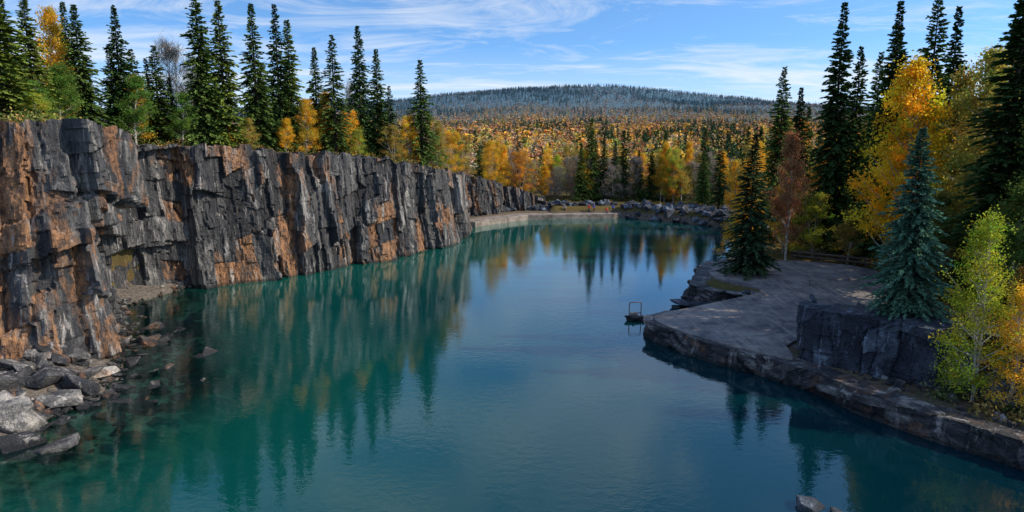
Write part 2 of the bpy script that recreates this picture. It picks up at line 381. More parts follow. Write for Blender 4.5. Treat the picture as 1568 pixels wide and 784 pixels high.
# ------------------------------------------------------------------ concrete pad
PAD = [(11.0, 51.6), (11.5, 52.9), (17.2, 56.3), (21.6, 58.7), (22.6, 60.4), (20.0, 62.3), (18.9, 65.4), (21.4, 70.2), (27, 73), (32, 72.8), (36.4, 69), (36.5, 63), (33.5, 57.2), (29.5, 52.2), (23.6, 47.8), (18.6, 45.2), (18.0, 41.6), (17.2, 41.7), (13.1, 46.3), (11.2, 50.0)]
pv = chaikin(np.array(PAD + [PAD[0]], float), 1)[:-1]
nb = len(pv); gxx, gyy = np.meshgrid(np.arange(10, 38, .8), np.arange(41, 74, .8))
q = np.column_stack([gxx.ravel(), gyy.ravel()]); q = q[sdist(pv, q[:, 0], q[:, 1]) > .3]
allp = [Vector(a) for a in np.vstack([pv, q])]
ov, oe, of, *_ = delaunay_2d_cdt(allp, [(i, (i + 1) % nb) for i in range(nb)], [], 1, 1e-5)
ov = np.array([v[:] for v in ov]); of = np.array([list(f) for f in of if len(f) == 3])
oz = zpad(ov[:, 0], ov[:, 1]) + .14 + .015 * sn(ov[:, 0], ov[:, 1], 5, 70)
t = NT("weathered_concrete"); p = t.pos()
c = t.mix(t.ramp(t.noise(p, .5, 5, .7, .5), (.36, 0.0), (.64, 1.0)), (.075, .072, .082), (.26, .235, .22))
c = t.mix(t.ramp(t.noise(p, 4, 4, .7), (.5, 0.0), (.75, .5)), c, (.06, .055, .055))
c = t.mix(t.ramp(t.noise(t.maps(p, (1, .12, 1), (0, 0, .82)), 2.6, 4, .65), (.52, 0.0), (.62, .35)), c, (.38, .32, .28))
c = t.mix(t.ramp(t.noise(p, 9, 3, .8), (.64, 0.0), (.68, .8)), c, (.28, .15, .06))
vc = t.n('ShaderNodeTexVoronoi', {'Vector': t.mix(.25, p, t.n('ShaderNodeTexNoise', {'Vector': p, 'Scale': 1.0}).outputs[1], 'ADD'), 'Scale': .28}, feature='DISTANCE_TO_EDGE').outputs[0]
c = t.mix(1.0, c, t.ramp(vc, (0.0, .3), (.012, 1.0)), 'MULTIPLY')
M_pad = t.done(t.pbr(c, .75, t.bump(t.noise(p, 8, 4, .7), .4, .05), .35))
o = obj("concrete_pad", mk_mesh("concrete_pad", np.column_stack([ov, oz]), of, M_pad))
sm = o.modifiers.new("s", 'SOLIDIFY'); sm.thickness = .22; sm.offset = -1
# far landing
FP = [(-7.8, 119.5), (-6.4, 119.0), (-4.6, 121.8), (3.0, 130.3), (20, 132.6), (21.5, 134.2), (19.8, 137.4), (2, 136.2), (-4, 130.6), (-9, 123)]
bm = bmesh.new(); f = bm.faces.new([bm.verts.new((x, y, .95)) for x, y in FP])
r_ = bmesh.ops.extrude_face_region(bm, geom=[f]); 
for v in [g for g in r_['geom'] if isinstance(g, bmesh.types.BMVert)]: v.co.z = -.8
bmesh.ops.recalc_face_normals(bm, faces=bm.faces[:]); bmesh.ops.bevel(bm, geom=bm.edges[:], offset=.08, segments=1, affect='EDGES')
t = NT("landing_concrete"); p = t.pos()
c = t.mix(t.ramp(t.noise(p, .8, 5, .7), (.36, 0.0), (.64, 1.0)), (.12, .10, .085), (.32, .27, .24))
M_land = t.done(t.pbr(c, .85, t.bump(t.noise(p, 3, 4, .7), .6, .1)))
me = bpy.data.meshes.new("stone_landing"); bm.to_mesh(me); bm.free(); me.materials.append(M_land); obj("stone_landing", me)

# ------------------------------------------------------------------ vegetation generators
def tube(p0, p1, r0, r1, n=5):
    p0 = np.array(p0, float); p1 = np.array(p1, float); d = p1 - p0; d /= np.linalg.norm(d) + 1e-9
    a = np.cross(d, (0.3, .9, .1)); a /= np.linalg.norm(a); b = np.cross(d, a)
    an = np.arange(n) * 2 * PI / n; ring = np.cos(an)[:, None] * a + np.sin(an)[:, None] * b
    V = np.vstack([p0 + ring * r0, p1 + ring * r1]); i = np.arange(n); j = (i + 1) % n
    return V, np.stack([i, j, j + n, i + n], 1)
class MB:
    def __init__(s): s.V = []; s.F = []; s.C = []; s.M = []; s.b = 0
    def add(s, V, F, C, m):
        s.V.append(V); s.F.append(F + s.b); s.C.append(np.broadcast_to(C, (len(V), 3))); s.M.append(np.full(len(F), m)); s.b += len(V)
    def get(s): return np.concatenate(s.V), np.concatenate(s.F), np.concatenate(s.C), np.concatenate(s.M)
def quads_from(c, a, b):
    V = np.stack([c - a, c + b, c + a, c - b], 1).reshape(-1, 3)
    return V, np.arange(len(V)).reshape(-1, 4)

def spruce(seed, H=14., R=2.2, nb=640, dens=15, tl=.50, tw=.075, z0=.04, pw=.85, rag=.25, stems=True):
    r = np.random.default_rng(seed); m = MB()
    k = 6; pz = np.linspace(0, H, k); r0 = H * .013
    for i in range(k - 1):
        V, F = tube((0, 0, pz[i]), (0, 0, pz[i + 1]), r0 * (1 - i / (k - 1)) + .012, r0 * (1 - (i + 1) / (k - 1)) + .012, 7); m.add(V, F, (1, 1, 1), 1)
    t = z0 + (1 - z0) * (np.arange(nb) + r.uniform(0, 1, nb)) / nb; t = np.clip(t, z0, .995)
    a = r.uniform(0, 2 * PI, nb)
    gap = .5 + .5 * np.sin(a * 2 + t * 13 + seed) * np.sin(a * 3 - t * 27 + seed * 2)
    L = (R * (1 - t) ** pw + .08) * (1 - .25 * smooth(.14, .0, t)) * (1 - rag + rag * 1.1 * gap) * r.choice([.55, .75, .95, 1.0, 1.22], nb)
    up = np.interp(t, [0, .5, .85, 1], [-.12, .0, .30, .9]) + r.normal(0, .10, nb); dr = np.interp(t, [0, .5, 1], [.42, .42, .2])
    n = np.maximum(5, (L * dens).astype(int) + 4)
    bi = np.repeat(np.arange(nb), n); N = len(bi)
    s = r.uniform(.05, 1.0, N) ** .75
    Lb, ab = L[bi], a[bi]
    px = Lb * s * np.cos(ab); py = Lb * s * np.sin(ab)
    pz_ = t[bi] * H + Lb * (up[bi] * s - dr[bi] * s ** 2 + .10 * s ** 4)
    side = np.where(r.random(N) < .5, -1, 1) * r.uniform(.2, 1.15, N) * (1 - s ** 3 * .8)
    da = ab + side
    ln = tl * (1.15 - .55 * s) * r.uniform(.6, 1.2, N) * np.clip(Lb / .9, .5, 1.1)
    dz = r.normal(-.30, .2, N) + up[bi] * .5
    D = np.stack([np.cos(da), np.sin(da), dz], 1); D /= np.linalg.norm(D, axis=1)[:, None]
    th = r.uniform(-1.1, 1.1, N); hp = np.stack([-np.sin(da), np.cos(da), 0 * da], 1)
    Pp = hp * np.cos(th)[:, None] + np.array([0, 0, 1]) * np.sin(th)[:, None]
    c0 = np.stack([px, py, pz_], 1)
    V, F = quads_from(c0 + D * ln[:, None] * .4, D * ln[:, None] * .5, Pp * (tw * r.uniform(.7, 1.3, N))[:, None])
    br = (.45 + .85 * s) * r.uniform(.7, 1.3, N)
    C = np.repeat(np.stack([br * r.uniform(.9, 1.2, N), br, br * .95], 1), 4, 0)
    m.add(V, F, C, 0)
    if stems:
        ct = np.stack([.5 * L * np.cos(a), .5 * L * np.sin(a), t * H + L * (up * .5 - dr * .25)], 1)
        st = np.stack([0 * a, 0 * a, t * H], 1)
        hv = np.stack([-np.sin(a), np.cos(a), 0 * a], 1) * .018
        V = np.stack([st - hv, ct - hv * .6, ct + hv * .6, st + hv], 1).reshape(-1, 3); m.add(V, np.arange(len(V)).reshape(-1, 4), (1, 1, 1), 1)
    return m.get()

def decid(seed, H=10., R=2.4, zc=.22, nc=90, nl=110, ls=.09, sig=.38, shape=1.0, stems=1, bare=False, tone=.25, lean=.03, tr=.011):
    r = np.random.default_rng(seed); m = MB()
    bases = []
    for k in range(stems):
        ax_, ay_ = r.normal(0, lean * (1 if stems == 1 else 3.0), 2); ph = r.uniform(0, 6)
        f = lambda z, ax_=ax_, ay_=ay_, ph=ph: np.array([ax_ * z + .012 * H * math.sin(z / H * 5 + ph), ay_ * z + .012 * H * math.cos(z / H * 4 + ph) - .012 * H * math.cos(ph), z])
        zs = np.linspace(0, H * .96 * (1 if k == 0 else r.uniform(.7, .95)), 9); r0 = H * tr * (1 if k == 0 else .7)
        for i in range(8):
            V, F = tube(f(zs[i]), f(zs[i + 1]), r0 * (1 - zs[i] / H) + .012, r0 * (1 - zs[i + 1] / H) + .012, 6); m.add(V, F, (1, 1, 1), 1)
        bases.append((f, zs[-1]))
    cs = []
    for i in range(nc):
        f, zm = bases[i % stems]
        t = r.uniform(0, 1); z = H * (zc + (1 - zc) * t)
        prof = math.sin(PI * min(1, (.10 + .9 * t) ** (.75 * shape))) ** .75 * (1 - .25 * t) + .06
        rr = R * prof * math.sqrt(r.uniform(.05, 1)) * r.uniform(.75, 1.15); a = r.uniform(0, 2 * PI)
        zb = max(.12 * H, min(zm, z - rr * r.uniform(.5, 1.3))); pb = f(zb)
        pc = f(min(z, zm)) + np.array([rr * math.cos(a), rr * math.sin(a), max(0, z - zm)])
        pm = (pb * .5 + pc * .5) + (0, 0, -.08 * rr)
        w = H * .0026
        for p0, p1, ra, rb in ((pb, pm, w * 1.2, w * .8), (pm, pc, w * .8, w * .3)):
            V, F = tube(p0, p1, ra, rb, 4); m.add(V, F, (1, 1, 1), 1)
        cs.append(pc)
        if r.random() < .6: cs.append(pm * .4 + pc * .6)
    cs = np.array(cs); K = len(cs)
    cnt = (nl * r.uniform(.3, 1.6, K)).astype(int); ci = np.repeat(np.arange(K), cnt); N = len(ci)
    sg = sig * r.uniform(.5, 1.3, K)[ci][:, None]
    c = cs[ci] + r.normal(0, 1, (N, 3)) * sg * (1, 1, .75)
    A = r.normal(0, 1, (N, 3)); A /= np.linalg.norm(A, axis=1)[:, None]; B = np.cross(A, r.normal(0, 1, (N, 3))); B /= np.linalg.norm(B, axis=1)[:, None]
    if bare:
        A[:, 2] = np.abs(A[:, 2]) + .3; V, F = quads_from(c, A * ls * 3.5, B * .014 * (H / 8)); 
    else:
        s_ = (ls * r.uniform(.6, 1.3, N))[:, None]; V, F = quads_from(c, A * s_, B * s_ * .75)
    ct = r.uniform(1 - tone, 1 + tone, K)[ci]; hue = r.normal(0, .13, K)[ci] + r.normal(0, .08, N)
    C = np.stack([ct * (1 + hue), ct * (1 - hue * .3), ct * (1 - .3 * hue)], 1) * r.uniform(.8, 1.2, N)[:, None]
    m.add(V, F, np.repeat(C, 4, 0), 0 if not bare else 1)
    return m.get()

def vmesh(name, g, mats): V, F, C, MI = g; return mk_mesh(name, V, F, mats, C, MI)
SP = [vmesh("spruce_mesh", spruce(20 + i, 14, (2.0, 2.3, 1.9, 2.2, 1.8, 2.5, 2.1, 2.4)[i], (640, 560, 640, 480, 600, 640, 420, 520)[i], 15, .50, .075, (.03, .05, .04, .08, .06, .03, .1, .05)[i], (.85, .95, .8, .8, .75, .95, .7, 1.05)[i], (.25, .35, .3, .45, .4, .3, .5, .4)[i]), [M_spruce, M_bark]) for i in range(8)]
DE = [vmesh("broadleaf_mesh", decid(40 + i, 10, (2.1, 2.6, 1.8, 2.3)[i], (.2, .12, .25, .15)[i], 85, 80, .082, .32, (1, .8, 1.1, .9)[i], (1, 2, 1, 3)[i]), [M_leaf, M_birch if i != 1 else M_greybark]) for i in range(4)]
BA = [vmesh("bare_mesh", decid(60 + i, 8, 1.9, .15, 80, 26, .12, .38, .9, 3, bare=True), [M_leaf, M_greybark]) for i in range(2)]

def tree(kind, lst, x, y, ztop, rad, col, base_h, base_r, zb=None, idx=None, rot=None, name=None):
    if x < 8 and 44 < y < 147:
        for _ in range(12):
            if float(sdist(PLAT, np.array([x]), np.array([y]))[0]) > 2.0: break
            x -= .5
    z = gz(x, y) if zb is None else zb
    h = ztop - z; me = lst[int(rng.integers(len(lst))) if idx is None else idx]
    return obj(kind, me, (x, y, z - .15), rng.uniform(0, 6.28) if rot is None else rot, (rad / base_r, rad / base_r, h / base_h), col)
GL = (.135, .190, .038); GD = (.045, .088, .030); GM = (.085, .142, .038)
YEL = (.74, .46, .05); ORA = (.58, .30, .055); YG = (.40, .44, .06); GRN = (.15, .26, .05); RED = (.40, .19, .09); OLV = (.42, .32, .08)
def sp(x, y, zt, r, c=GM, **k): return tree("spruce_tree", SP, x, y, zt, r, c, 14, 2.1, **k)
def de(x, y, zt, r, c=YEL, n="birch_tree", **k): return tree(n, DE, x, y, zt, r, c, 10, 2.3, **k)
def ba(x, y, zt, r, **k): return tree("bare_tree", BA, x, y, zt, r, (1, 1, 1), 8, 2.0, **k)

# left plateau, main conifers
for x, y, zt, r, c in [(-36.5, 50, 28.5, 3.0, GL), (-40, 53, 25.5, 2.6, GM), (-43, 49, 28, 2.6, GM), (-47, 54, 26, 2.4, GD), (-38.6, 56.5, 26.3, 2.3, GL), (-43, 60, 27.5, 2.3, GD),
                       (-40.5, 66, 27.5, 2.5, GM), (-38.5, 69, 28.0, 2.3, GD), (-44, 70, 28.5, 2.2, GM), (-37, 73, 24.8, 2.6, GM), (-40, 77, 24, 2.1, GD),
                       (-33.0, 74.5, 31.0, 3.1, GM), (-31.3, 76, 29.8, 3.0, GL), (-35, 80, 27, 2.4, GD), (-29.6, 81, 30.4, 3.0, GM), (-27.8, 83.5, 30.8, 2.8, GD), (-26.9, 85, 29.3, 2.9, GL),
                       (-25.2, 90, 26.8, 2.4, GM), (-22.3, 87.6, 28.0, 2.8, GM), (-20.3, 93.5, 30.0, 2.8, GD), (-18.3, 95, 27.2, 2.8, GM), (-16.4, 93.5, 22.3, 1.9, GD), (-12.1, 96.5, 26.0, 3.1, GM),
                       (-29, 90, 24, 2.2, GD), (-33, 92, 25, 2.2, GD), (-48, 60, 28, 2.5, GM), (-52, 57, 29, 2.6, GD)]:
    sp(x, y, zt, r, c)
for x, y, zt, r, c, n in [(-43, 66, 27, 2.2, YEL, "birch_tree"), (-46, 72, 26, 2.4, OLV, "birch_tree"), (-36.2, 52.5, 19.5, 1.5, GRN, "alder_shrub"), (-34.8, 50.5, 18.5, 1.3, YG, "alder_shrub"), (-40, 61.5, 21.5, 2.2, GRN, "alder_tree"),
                          (-37, 68, 21.2, 2.2, GRN, "alder_tree"), (-34.5, 72.5, 19.8, 1.8, GRN, "alder_tree"), (-29.6, 77.6, 17.5, 1.3, OLV, "alder_shrub"), (-26.5, 81, 17.6, 1.2, YEL, "birch_tree"), (-25, 84, 20, 1.5, YEL, "birch_tree"),
                          (-24.2, 89, 21, 1.7, YEL, "birch_tree"), (-19.5, 88.6, 16.5, 1.2, YG, "alder_shrub"), (-15.8, 92, 17, 1.4, OLV, "birch_tree"), (-14.2, 96, 18.5, 1.6, YEL, "birch_tree"), (-10.5, 101, 17, 1.7, OLV, "birch_tree"), (-21.5, 91, 19, 1.6, YEL, "birch_tree"),
                          (-9.6, 107, 16.5, 1.8, YEL, "birch_tree"), (-12, 111, 18, 2.0, OLV, "birch_tree"), (-11.8, 118, 18, 2.1, YEL, "birch_tree"), (-9, 124, 17, 2.0, YEL, "birch_tree"), (-11, 104, 15, 1.4, GRN, "alder_shrub"), (-15, 103, 18, 2.0, YEL, "birch_tree"),
                          (-13.4, 122, 17, 2, YG, "birch_tree"), (-7.5, 130.5, 16, 2, OLV, "birch_tree"), (-4.5, 136, 15, 2, YEL, "birch_tree"), (-41, 57, 22, 2, GRN, "alder_tree"), (-44, 62, 22, 2.5, YG, "birch_tree"), (-47, 63, 27, 2.2, YEL, "birch_tree")]:
    de(x, y, zt, r, c, n)
for x, y, zt, r in [(-44, 57, 26, 2.2), (-37.5, 77, 25.5, 2.4), (-39, 84, 25, 2.4), (-22, 96, 23, 2), (-14, 106, 19, 2), (-9.4, 113, 18, 2), (-7, 126, 15, 2), (-32, 86, 22, 2), (-11, 110, 17, 2), (-8, 118, 16, 2)]: ba(x, y, zt, r)
for i in range(56):
    y = rng.uniform(62, 125); x = -30 - rng.uniform(6, 42) + max(0, (y - 75)) * .42
    top = float(cliff_top(y)) + rng.uniform(6, 12.5)
    (sp(x, y, top, rng.uniform(1.8, 2.5), (GD, GM, GL)[i % 3]) if i % 5 < 3 else de(x, y, top - 2.5, rng.uniform(1.6, 2.4), (YEL, YG, GRN, OLV)[i % 4]))

# right bank
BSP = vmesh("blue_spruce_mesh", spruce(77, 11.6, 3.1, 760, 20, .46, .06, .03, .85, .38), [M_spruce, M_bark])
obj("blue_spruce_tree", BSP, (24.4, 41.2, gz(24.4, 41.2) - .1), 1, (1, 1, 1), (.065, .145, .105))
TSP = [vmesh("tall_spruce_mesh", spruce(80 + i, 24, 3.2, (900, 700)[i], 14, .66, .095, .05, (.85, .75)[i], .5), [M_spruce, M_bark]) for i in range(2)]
def tsp(x, y, zt, r, c=GD, k=0): return tree("spruce_tree", TSP, x, y, zt, r, c, 24, 3.2, idx=k)
sp(23.2, 66.0, 15.7, 2.8, (.05, .095, .048), idx=5)
for x, y, zt, r, k in [(36.3, 78, 30, 3.9, 0), (33.3, 86, 24, 3.2, 1), (39.5, 80, 25.6, 3.4, 1), (38.6, 71, 28.8, 3.6, 0), (40.6, 68, 29.5, 3.4, 1), (32.4, 45, 25.6, 3.9, 0), (37, 48, 27, 3.7, 1), (43, 60, 30, 3.7, 0), (42, 53, 24, 3.4, 1),
                       (38, 92, 22, 3.2, 0), (47, 75, 29, 3.6, 0), (46, 88, 26, 3.6, 1), (36, 44, 21, 3.2, 0), (34, 38, 17, 2.9, 1), (50, 64, 28, 3.6, 1), (48, 50, 26, 3.6, 0), (41.5, 76, 27, 3.2, 1)]:
    tsp(x, y, zt, r, (GD, GM)[k], k)
BY = vmesh("golden_birch_mesh", decid(91, 20, 4.1, .25, 170, 95, .12, .48, .95, 1, tr=.010, tone=.4), [M_leaf, M_birch])
obj("golden_birch_tree", BY, (35.0, 60.5, gz(35, 60.5) - .1), .6, (1, 1, 1.0), (.92, .60, .04))
obj("golden_birch_tree", BY, (38.6, 56.5, gz(38.6, 56.5) - .1), 2.6, (.9, .9, .88), (.46, .40, .08))
YB = vmesh("young_birch_mesh", decid(95, 10.3, 1.9, .10, 150, 62, .056, .30, .85, 3, tr=.0055, tone=.35, lean=.015), [M_leaf, M_birch])
obj("young_birch_tree", YB, (24.6, 34.8, gz(24.6, 34.8) - .1), .4, (1, 1, 1), (.42, .46, .045))
obj("young_birch_tree", YB, (25.9, 33.7, gz(25.9, 33.7) - .1), 2.4, (.8, .8, .66), (.80, .50, .045))
for x, y, zt, r, c, n in [(29.9, 73.5, 15.6, 2.3, RED, "maple_tree"), (33.6, 75.5, 9.5, 2.2, YG, "alder_shrub"), (31.8, 79, 10, 2, YEL, "birch_tree"), (30.8, 92, 12.5, 2.2, YEL, "birch_tree"), (28.6, 84, 10.5, 1.6, YEL, "birch_tree"),
                          (36, 72, 8, 2.2, OLV, "alder_shrub"), (38, 65, 9, 2.5, OLV, "alder_shrub"), (33.5, 53.5, 11, 2.6, (.12, .15, .04), "alder_tree"), (31.8, 49.4, 10, 2.4, (.16, .17, .04), "alder_tree"), (29.5, 46, 8, 1.8, (.18, .14, .04), "alder_shrub"),
                          (30, 40, 12.5, 2.4, (.12, .18, .04), "alder_tree"), (33, 42, 18, 3, (.16, .22, .05), "alder_tree"), (31, 36, 9.5, 2.0, (.24, .2, .04), "alder_shrub"), (29, 37.5, 8.2, 1.5, ORA, "birch_tree"), (36, 51, 19, 2.8, (.46, .36, .07), "birch_tree"), (40, 63, 21, 3, (.38, .3, .06), "birch_tree"),
                          (34, 97, 14, 2.4, OLV, "birch_tree"), (37, 104, 15, 2.6, YEL, "birch_tree"), (41, 100, 18, 3, ORA, "birch_tree"), (24.6, 66.4, 3.8, .5, YG, "alder_sapling")]:
    de(x, y, zt, r, c, n)
for i in range(34):
    y = rng.uniform(72, 150); x = rng.uniform(40, 75) + max(0, y - 100) * .25
    (sp(x, y, rng.uniform(14, 21), rng.uniform(2.4, 3.2), (GD, GM)[i % 2]) if i % 5 < 3 else de(x, y, rng.uniform(12, 17), rng.uniform(2.2, 3), (YEL, OLV, ORA)[i % 3]))
# far shore conifers
for x, y, zt, r in [(17.2, 150, 19.8, 2.9), (20.2, 151, 16.5, 2.6), (24.6, 152, 17.4, 2.6), (22.3, 149, 15, 2.4), (33.3, 150, 17.2, 2.6), (42, 150, 17.6, 2.7), (30, 148, 13, 2.2), (15, 149, 14.5, 2.4), (27.6, 150, 13, 2.3), (36.5, 149, 12, 2.1), (39, 140, 13, 2.2),
                    (1.6, 150, 11.5, 2.1), (-2.4, 152, 12.8, 2.1), (40, 132, 15, 2.4), (46, 128, 17, 2.6), (47, 138, 18, 2.6), (51, 142, 18, 2.6), (-7, 150, 14, 2.2), (18.6, 153, 15, 2.4), (35, 154, 14, 2.2)]:
    sp(x, y, zt, r, (GD, GM)[int(x) % 2])
for i in range(66):
    x = rng.uniform(-8, 60); y = rng.uniform(146, 172)
    [lambda: ba(x, y, rng.uniform(9, 13), 2.6), lambda: de(x, y, rng.uniform(9, 14), 2.2, (YEL, OLV, YG, ORA)[i % 4]), lambda: de(x, y, rng.uniform(9, 15), 2.2, (YEL, ORA, YEL, OLV)[i % 4])][i % 3]()

# distant forest mass
pS = [spruce(200 + i, 14, 2.3, 90, 2.6, 1.25, .26, .03, .85, .3, False) for i in range(3)]
pD = [decid(210 + i, 11, 2.8, .12, 18, 13, .36, .55, .9, 1, tone=.3) for i in range(3)]
pS2 = [spruce(220 + i, 14, 2.6, 26, .5, 2.2, .65, .03, .85, .2, False) for i in range(2)]
pD2 = [decid(230 + i, 11, 3.4, .1, 4, 9, .95, .9, .9, 1, tone=.3) for i in range(2)]
def scatter(name, protos, P, scl, T):
    Vs, Fs, Cs = [], [], []; b = 0; idx = rng.integers(0, len(protos), len(P)); rot = rng.uniform(0, 6.28, len(P))
    for k, (V, F, C, M) in enumerate(protos):
        F = F[M == 0]; s = idx == k; n = s.sum()
        u, inv = np.unique(F, return_inverse=True); V = V[u]; C = C[u]; F = inv.reshape(F.shape)
        c, si = np.cos(rot[s])[:, None], np.sin(rot[s])[:, None]
        X = (V[None, :, 0] * c - V[None, :, 1] * si) * scl[s][:, 0:1]; Y = (V[None, :, 0] * si + V[None, :, 1] * c) * scl[s][:, 0:1]; Z = V[None, :, 2] * scl[s][:, 1:2]
        VV = np.stack([X + P[s][:, 0:1], Y + P[s][:, 1:2], Z + P[s][:, 2:3]], 2).reshape(-1, 3)
        FF = (F[None] + (np.arange(n) * len(V))[:, None, None]).reshape(-1, 4) + b
        CC = (C[None] * T[s][:, None, :]).reshape(-1, 3)
        Vs.append(VV); Fs.append(FF); Cs.append(CC); b += len(VV)
    return obj(name, mk_mesh(name, np.concatenate(Vs), np.concatenate(Fs), M_forest, np.concatenate(Cs)))
PAL = np.array([(.88, .58, .08), (.78, .38, .09), (.55, .42, .26), (.46, .46, .10), (.90, .60, .08), (.60, .30, .14), (.70, .46, .14), (.50, .38, .24)])
def zone(y0, y1, n, prS, prD, sc, name, consf):
    y = np.sqrt(rng.uniform(y0 ** 2, y1 ** 2, n)); u = rng.uniform(-.88, .88, n); x = u * y
    ok = ~((y < 175) & (x > -14) & (x < 62)) & ~((y < 178) & (x < -14) & (y < 130))
    x, y = x[ok], y[ok]; z = ground(x, y); n = len(x)
    f = .5 + .5 * sn(x, y, 160 if y0 < 1000 else 420, 33) + rng.normal(0, .20, n) + consf + .38 * smooth(1500, 2050, y)
    con = f > .62
    tint = np.where(con[:, None], np.array([(.055, .10, .045)]) * rng.uniform(.8, 1.3, (n, 1)), PAL[rng.integers(0, len(PAL), n)] * rng.uniform(.7, 1.1, (n, 1)))
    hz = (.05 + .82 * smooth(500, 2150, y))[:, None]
    tint = tint * (1 - hz) + np.array([(.105, .195, .275)]) * hz  # aerial haze baked into the tree colours, bluer with distance
    s = sc * rng.uniform(.7, 1.2, n); S2 = np.stack([s * rng.uniform(.9, 1.2, n), s * np.where(con, 1.0, .9)], 1)
    P = np.stack([x, y, z - .3], 1)
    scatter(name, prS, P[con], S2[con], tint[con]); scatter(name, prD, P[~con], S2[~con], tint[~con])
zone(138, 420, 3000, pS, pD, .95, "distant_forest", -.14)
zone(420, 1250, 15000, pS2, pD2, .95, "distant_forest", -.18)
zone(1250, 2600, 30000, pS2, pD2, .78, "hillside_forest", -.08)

# undergrowth along rims (one mass)
def undergrowth(name, pts2, hmin, hmax, pal, n=70, ls=.07):
    m = MB(); 
    for (x, y), z in zip(pts2, ground(pts2[:, 0], pts2[:, 1])):
        h = rng.uniform(hmin, hmax); k = int(n * rng.uniform(.5, 1.4)); c = np.array([x, y, z + .05])
        d = rng.normal(0, 1, (k, 3)) * (h * .55, h * .55, h * .4); d[:, 2] = np.abs(d[:, 2])
        A = rng.normal(0, 1, (k, 3)); A[:, 2] += .8; A /= np.linalg.norm(A, axis=1)[:, None]; B = np.cross(A, rng.normal(0, 1, (k, 3))); B /= np.linalg.norm(B, axis=1)[:, None]
        V, F = quads_from(c + d, A * ls * 1.4, B * ls * .6)
        m.add(V, F, np.repeat(np.array(pal[int(rng.integers(len(pal)))]) * rng.uniform(.6, 1.3, (k, 1)), 4, 0), 0)
    V, F, C, MI = m.get(); obj(name, mk_mesh(name, V, F, M_forest, C))
cp, cs_ = resample(chaikin(CLa, 1), .6)
T = np.gradient(cp, axis=0); T /= np.linalg.norm(T, axis=1)[:, None]; Nn = np.stack([-T[:, 1], T[:, 0]], 1)
P1 = np.concatenate([cp + Nn * rng.uniform(1.0, 6.5, (len(cp), 1)) for _ in range(4)])
P1 = P1[(sdist(PLAT, P1[:, 0], P1[:, 1]) > 1.7) & (P1[:, 1] < 136)]
undergrowth("rim_undergrowth", P1, .25, 1.2, [(.15, .17, .05), (.30, .18, .06), (.34, .24, .08), (.10, .15, .04), (.22, .2, .07)], 60, .085)
P2 = np.concatenate([rand_poly([(29, 36), (31, 33), (45, 32), (45, 60), (38, 62), (32, 52), (27, 44)], 220), rand_poly([(37, 62), (50, 62), (50, 90), (30, 90), (27.5, 78), (30, 75), (36, 74)], 200), rand_poly([(22, 35.5), (25, 31), (29, 28), (27, 33), (24, 36.5)], 40),
                     rand_poly([(-8, 141), (20, 142), (40, 133), (46, 120), (38, 100), (60, 100), (60, 160), (-8, 160)], 350)])
undergrowth("bank_undergrowth", P2, .25, 1.0, [(.12, .13, .05), (.24, .16, .06), (.26, .19, .06), (.08, .11, .04)], 50, .09)

# ------------------------------------------------------------------ log guardrail
M_wood = mat_simple("weathered_timber", (.05, .04, .035), (.16, .13, .11), 8, .85, 0, (1, 8, 8))
g = bpy.data.objects.new("timber_guardrail", None); link(g); g.location = (0, 0, 0)
A = np.array([31.6, 74.6]); B = np.array([37.0, 70.2])
for i in range(4):
    p = A + (B - A) * i / 3; z = gz(*p); V, F = tube((p[0], p[1], z - .2), (p[0], p[1], z + 1.0), .16, .15, 10)
    F = [F, np.array([list(range(10, 20))])]
    obj("post_%d" % (i + 1), mk_mesh("post", V, F, M_wood), parent=g)
for k, h in enumerate((.45, .88)):
    za, zb = gz(*A) + h, gz(*B) + h; n_ = np.array([-.63, -.77]) * .24
    V, F = tube((A[0] - .4 + n_[0], A[1] + .3 + n_[1], za), (B[0] + .4 + n_[0], B[1] - .3 + n_[1], zb), .13, .11, 10)
    obj("rail_%d" % (k + 1), mk_mesh("rail", V, [F, np.array([list(range(10))]), np.array([list(range(10, 20))])], M_wood), parent=g)

# swim ladder frame on rocks in the water
M_steel = mat_simple("rusty_steel", (.05, .045, .045), (.13, .08, .06), 12, .5, .6)
g = bpy.data.objects.new("swim_ladder", None); link(g); g.location = (10.5, 56.6, 0); g.rotation_euler = (0, 0, .15)
cu = bpy.data.curves.new("ladder_frame", 'CURVE'); cu.dimensions = '3D'; cu.bevel_depth = .042; cu.bevel_resolution = 3
for ptsx in ([(-.52, 0, -.5), (-.52, 0, 1.35), (-.46, 0, 1.42), (.46, 0, 1.42), (.52, 0, 1.35), (.52, 0, -.5)], [(-.5, 0, .50), (.5, 0, .50)], [(-.5, 0, .2), (.5, 0, .2)]):
    spn = cu.splines.new('POLY'); spn.points.add(len(ptsx) - 1)
    for a_, b_ in zip(spn.points, ptsx): a_.co = (*b_, 1)
cu.materials.append(M_steel); obj("frame", cu, parent=g)
pts = [(10.5 + rng.uniform(-.7, .7), 56.2 + rng.uniform(-.4, .4), rng.uniform(.0, .34), rng.uniform(.4, .85), .6) for _ in range(28)]
scatter_rocks("rock_islet", pts, M_ledge)

